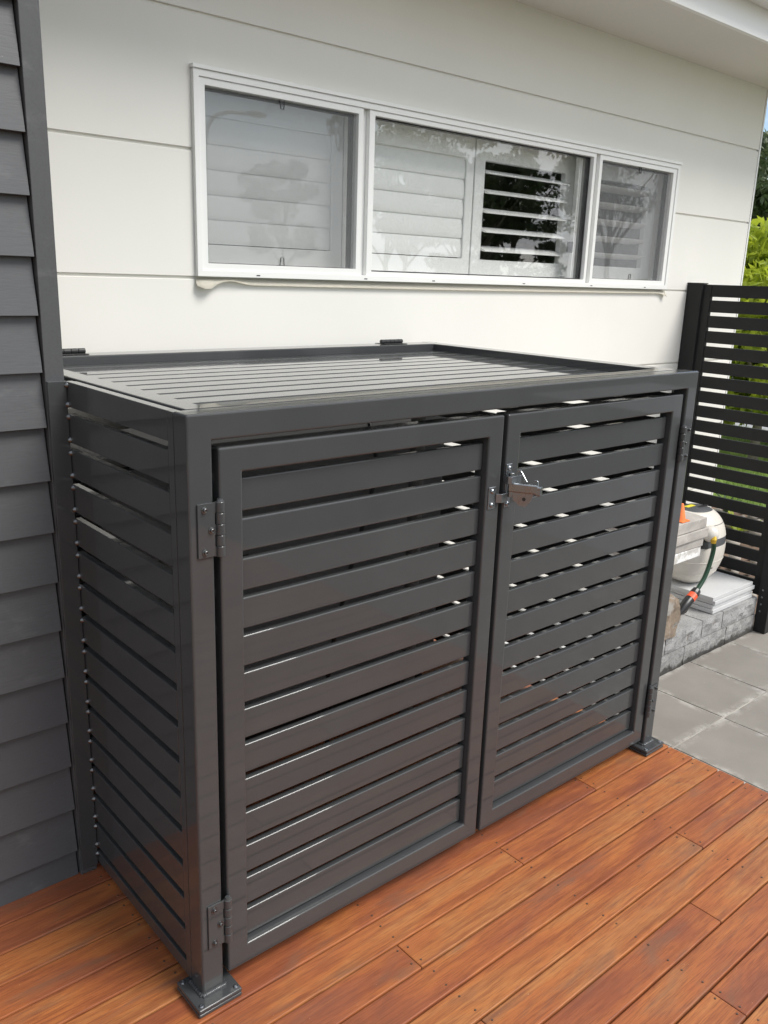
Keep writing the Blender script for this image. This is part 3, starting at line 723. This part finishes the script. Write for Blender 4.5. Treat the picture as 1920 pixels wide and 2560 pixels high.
bm = bmesh.new(); bmesh.ops.create_uvsphere(bm, u_segments=20, v_segments=14, radius=.043); link('hose_guide', done(bm,'hose_guide',True), CREAM, hr, (3.268,.708,.293))
tube('guide_recess', [(3.275,.80,.240),(3.271,.722,.258)], .05, BLKP, hr, 14)
tube('brass_fitting', [(3.255,.680,.290),(3.250,.676,.272),(3.252,.676,.255)], [.012,.016,.013], BRASS, hr, 8, False)
bm = bmesh.new(); bmesh.ops.create_uvsphere(bm, u_segments=14, v_segments=6, radius=1, matrix=Matrix.Translation((3.315,.704,.10))@Matrix.Diagonal((.020,.004,.003,1))); link('casing_slot', done(bm,'casing_slot',True), BLACK, hr)
hp = [(3.250,.676,.265),(3.262,.676,.225),(3.248,.676,.160),(3.212,.676,.084),(3.155,.676,.030),(3.135,.676,.016)]
tube('hose', spline(hp,8), .0115, HOSE, hr, 12)
tube('hose_connector', [(3.150,.676,.026),(3.132,.676,.014),(3.122,.676,.008)], [.021,.0245,.0235], BLKP, hr, 12, False)
tube('hose_connector_ring', [(3.1215,.676,.0075),(3.092,.676,-.008)], [.0235,.0245], ORNG, hr, 14, False)
tube('nozzle', [(3.0915,.676,-.0085),(3.07,.676,-.020),(3.04,.676,-.038),(3.005,.676,-.062),(2.980,.676,-.082)], [.0235,.025,.023,.015,.008], BLKP, hr, 12)
tube('nozzle_lever', [(3.070,.668,-.040),(3.045,.666,-.060),(3.020,.666,-.066)], [.007,.008,.005], BLKP, hr, 8)

# ================================================================== planting and background
def leaves_me(name, blobs, n, size, seed=0, droop=0., aspect=.42):
    r = np.random.RandomState(seed); vol = np.array([b[3]*b[4]*b[5] for b in blobs]); pick = r.choice(len(blobs), n, p=vol/vol.sum())
    B = np.array(blobs)[pick]; d = r.normal(size=(n,3)); d /= np.linalg.norm(d,axis=1)[:,None]
    rad = r.uniform(.25,1,size=n)**.45
    c = B[:,:3]+d*B[:,3:6]*rad[:,None]
    a = r.normal(size=(n,3)); a[:,2] -= droop; a /= np.linalg.norm(a,axis=1)[:,None]
    b = np.cross(a, r.normal(size=(n,3))); b /= np.linalg.norm(b,axis=1)[:,None]
    s = size*r.uniform(.6,1.35,size=n)[:,None]
    V = np.stack([c-a*s, c+b*s*aspect, c+a*s, c-b*s*aspect],1).reshape(-1,3)
    me = bpy.data.meshes.new(name); me.from_pydata(V.tolist(), [], np.arange(4*n).reshape(-1,4).tolist()); me.update(); return me
def tree(name, label, loc, h, blobs, n, size, leafmat, seed, group=None, cat='tree', trunk_r=.12, droop=0., limbs=5):
    t = tag(empty(name, loc), label, cat, group); r = random.Random(seed); L = Vector(loc)
    bm = bmesh.new(); top = Vector((r.uniform(-.1,.1)*h*.3, r.uniform(-.1,.1)*h*.3, h*.72))
    tube_bm(bm, spline([(0,0,-.1),(top.x*.2,top.y*.1,h*.3),top],4), [trunk_r*(1-.7*i/8) for i in range(9)], 8)
    for b in blobs[:limbs]:
        e = Vector(b[:3]); s = Vector((top.x*.3,top.y*.3,min(h*.45,max(.1,e.z*.5))))
        tube_bm(bm, spline([s,(s+e)/2+Vector((0,0,.08*h*.3)),e],4), [trunk_r*(.5-.42*i/8) for i in range(9)], 6)
    link('trunk', done(bm,'trunk',True), BARK, t, L)
    link('crown', leaves_me('crown',blobs,n,size,seed,droop), leafmat, t, L); return t
def blobset(seed, n, R, z0, z1, br):
    r = random.Random(seed); o = []
    for i in range(n):
        a = r.uniform(0,6.28); q = R*math.sqrt(r.random()); b = br*r.uniform(.65,1.3)
        o.append((q*math.cos(a), q*math.sin(a), r.uniform(z0,z1), b, b, b*r.uniform(.55,.9)))
    return o
# bright shrub tree just beyond the house corner
tree('shrub_tree','bright yellow-green leafy tree beyond the house corner, above the fence',(8.35,2.95,ZG),2.7,blobset(11,26,.75,.5,2.35,.36),9000,.075,LEAFY,3,cat='tree',trunk_r=.06,droop=.6)
tree('shrub','low yellow-green shrub behind the fence slats, left of the taller tree',(8.9,3.9,ZG),1.7,blobset(12,14,.6,.35,1.4,.34),4000,.065,LEAFY,4,cat='shrub',trunk_r=.04,droop=.5)
tree('shrub','dark green shrub behind the fence slats, nearer than the driveway',(10.0,3.4,ZG),1.6,blobset(13,16,.8,.4,1.35,.36),4000,.065,LEAFD,5,cat='shrub',trunk_r=.04)
tree('shrub','dark green shrub at the right edge behind the fence slats',(9.6,2.0,ZG),1.5,blobset(14,14,.7,.3,1.2,.34),4000,.065,LEAFD,6,cat='shrub',trunk_r=.04)
# wooded rise behind
bm = bmesh.new(); bmesh.ops.create_grid(bm, x_segments=40, y_segments=40, size=1)
for v in bm.verts:
    x,y = 150+v.co.x*90, 80+v.co.y*150; dd = math.hypot(x,y)
    v.co = Vector((x,y,ZG-.3+max(0,(dd-75))*.055+1.2*noise.noise(Vector((x*.03,y*.03,0)))*(dd>80)))
tag(link('hill', done(bm,'hill',True), LAWN), kind='structure')
far = [(58,28,11.5),(63,33,13),(60,24,10.5),(70,37,13),(66,29,11),(74,33,14.5),(55,31,9.5),(68,24,12)]
fl = ['olive gum tree on the wooded rise, nearest the house edge','tall gum tree standing second along the wooded rise','gum tree low at the right edge of the wooded rise','gum tree set back on the wooded rise behind the others','broad gum tree in the middle of the wooded rise','tallest gum tree at the back of the wooded rise','small gum tree in front on the wooded rise','gum tree farthest right on the wooded rise']
for i,(x,y,h) in enumerate(far):
    tree('gum_tree', fl[i], (x,y,ZG), h, blobset(20+i,16,h*.26,h*.3,h*.92,h*.12), 3200, .30, LEAFG, 30+i, 'gum trees on the wooded rise', trunk_r=.22, droop=.5)
# garden across the yard, seen mirrored in the window panes
rf = [(30,-26.2,8.2,13),(32.5,-25.2,7.6,14),(28,-23.2,7.0,15),(31,-33,10.5,7),(27.5,-27.5,9.0,8),(33,-29,10.0,9),(29,-40,8.2,10),(36,-24,12.5,11),(33,-20,13,12)]
rl = ['leafy gum tree across the yard, mirrored at the left of the open louvres','leafy gum tree across the yard, mirrored in the middle of the open louvres','leafy gum tree across the yard, mirrored at the right of the open louvres','tall gum tree across the yard, mirrored in the upper left of the centre pane','gum tree across the yard, mirrored in the left of the centre pane','gum tree across the yard, mirrored above the open louvres','low gum tree across the yard, mirrored in the right of the left pane','dense gum tree across the yard, mirrored beside the window catch','dense gum tree across the yard, mirrored in the right pane']
for i,(x,y,h,sd_) in enumerate(rf):
    tree('gum_tree', rl[i], (x,y,ZG), h, blobset(sd_,44,h*(.27 if i>2 else .36),h*(.38 if i>2 else .18),h*.95,h*.07), 7000, .13, LEAFG, 50+i, 'gum trees across the yard', trunk_r=.16, droop=.6, limbs=9)
lp = tag(empty('street_lamp',(15.55,-24.9,ZG)), 'street lamp with curved arm, mirrored in the left window pane', 'street lamp')
tube('lamp_pole', spline([(15.55,-24.9,ZG),(15.55,-24.9,3),(15.55,-24.9,5.6),(15.7,-24.75,6.55),(16.2,-24.5,6.85),(16.75,-24.2,6.85)],6), .07, LAMPM, lp, 10)
link('lamp_head', rock_me('lamp_head',.42,.24,.12,2,.0,1), LAMPM, lp, (17.1,-24.0,6.85))

# low wall across the driveway
lwall = tag(box('garden_wall', 14.6,14.85,-6,26,ZG-.05,ZG+.42, ROADM, None, .01), 'low grey concrete wall on the far side of the driveway', 'wall')
# grass and stones seen through the fence
r = np.random.RandomState(5); n = 26000
gx = r.uniform(6.3,10.6,n); gy = r.uniform(.6,5.2,n); gh = r.uniform(.03,.075,n); ga = r.uniform(0,6.28,n); gl = r.normal(0,.02,(n,2))
bx_, by_ = np.cos(ga)*.005, np.sin(ga)*.005; zg = np.full(n,ZG-.05)
V = np.stack([np.stack([gx-bx_,gy-by_,zg],1),np.stack([gx+bx_,gy+by_,zg],1),np.stack([gx+gl[:,0],gy+gl[:,1],zg+gh],1)],1).reshape(-1,3)
me = bpy.data.meshes.new('grass'); me.from_pydata(V.tolist(),[],np.arange(3*n).reshape(-1,3).tolist()); me.update()
tag(link('grass', me, GRASSM), 'short green lawn grass beyond the fence', 'grass', kind='stuff')
bm = bmesh.new()
for i in range(420):
    x,y = random.uniform(3.82,6.2), random.uniform(.2,2.6); s = random.uniform(.02,.065)
    bmesh.ops.create_icosphere(bm, subdivisions=1, radius=1, matrix=Matrix.Translation((x,y,ZG-.035+s*.4))@Matrix.Rotation(random.uniform(0,6),4,'Z')@Matrix.Diagonal((s,s*random.uniform(.6,.9),s*.6,1)))
tag(link('garden_stones', done(bm,'garden_stones',True), STONE), 'pale river stones scattered in the bed behind the fence', 'stones', kind='stuff')
for i,(x,y) in enumerate(((5.3,1.55),(5.9,1.95),(5.6,1.2),(6.15,1.6))):
    t = tag(empty('garden_plant',(x,y,ZG-.04)), ('strappy green plant nearest the wall in the stone bed behind the fence','strappy green plant at the far edge of the stone bed','strappy green plant in the middle of the stone bed','strappy green plant at the right of the stone bed')[i], 'plant', 'plants in the stone bed')
    bm = bmesh.new()
    for k in range(26):
        a = random.uniform(0,6.28); l = random.uniform(.18,.34); w_ = .008
        d = Vector((math.cos(a),math.sin(a),0)); q = Vector((-d.y,d.x,0))*w_
        P = [d*(l*.55*u*u)+Vector((0,0,l*(u-.35*u*u))) for u in (0,.35,.7,1)]
        for A,B in zip(P,P[1:]): bm.faces.new([bm.verts.new(v) for v in (A-q,A+q,B+q,B-q)])
    link('leaves', done(bm,'leaves'), LEAFD if i%2 else LEAFY, t, (x,y,ZG-.04))
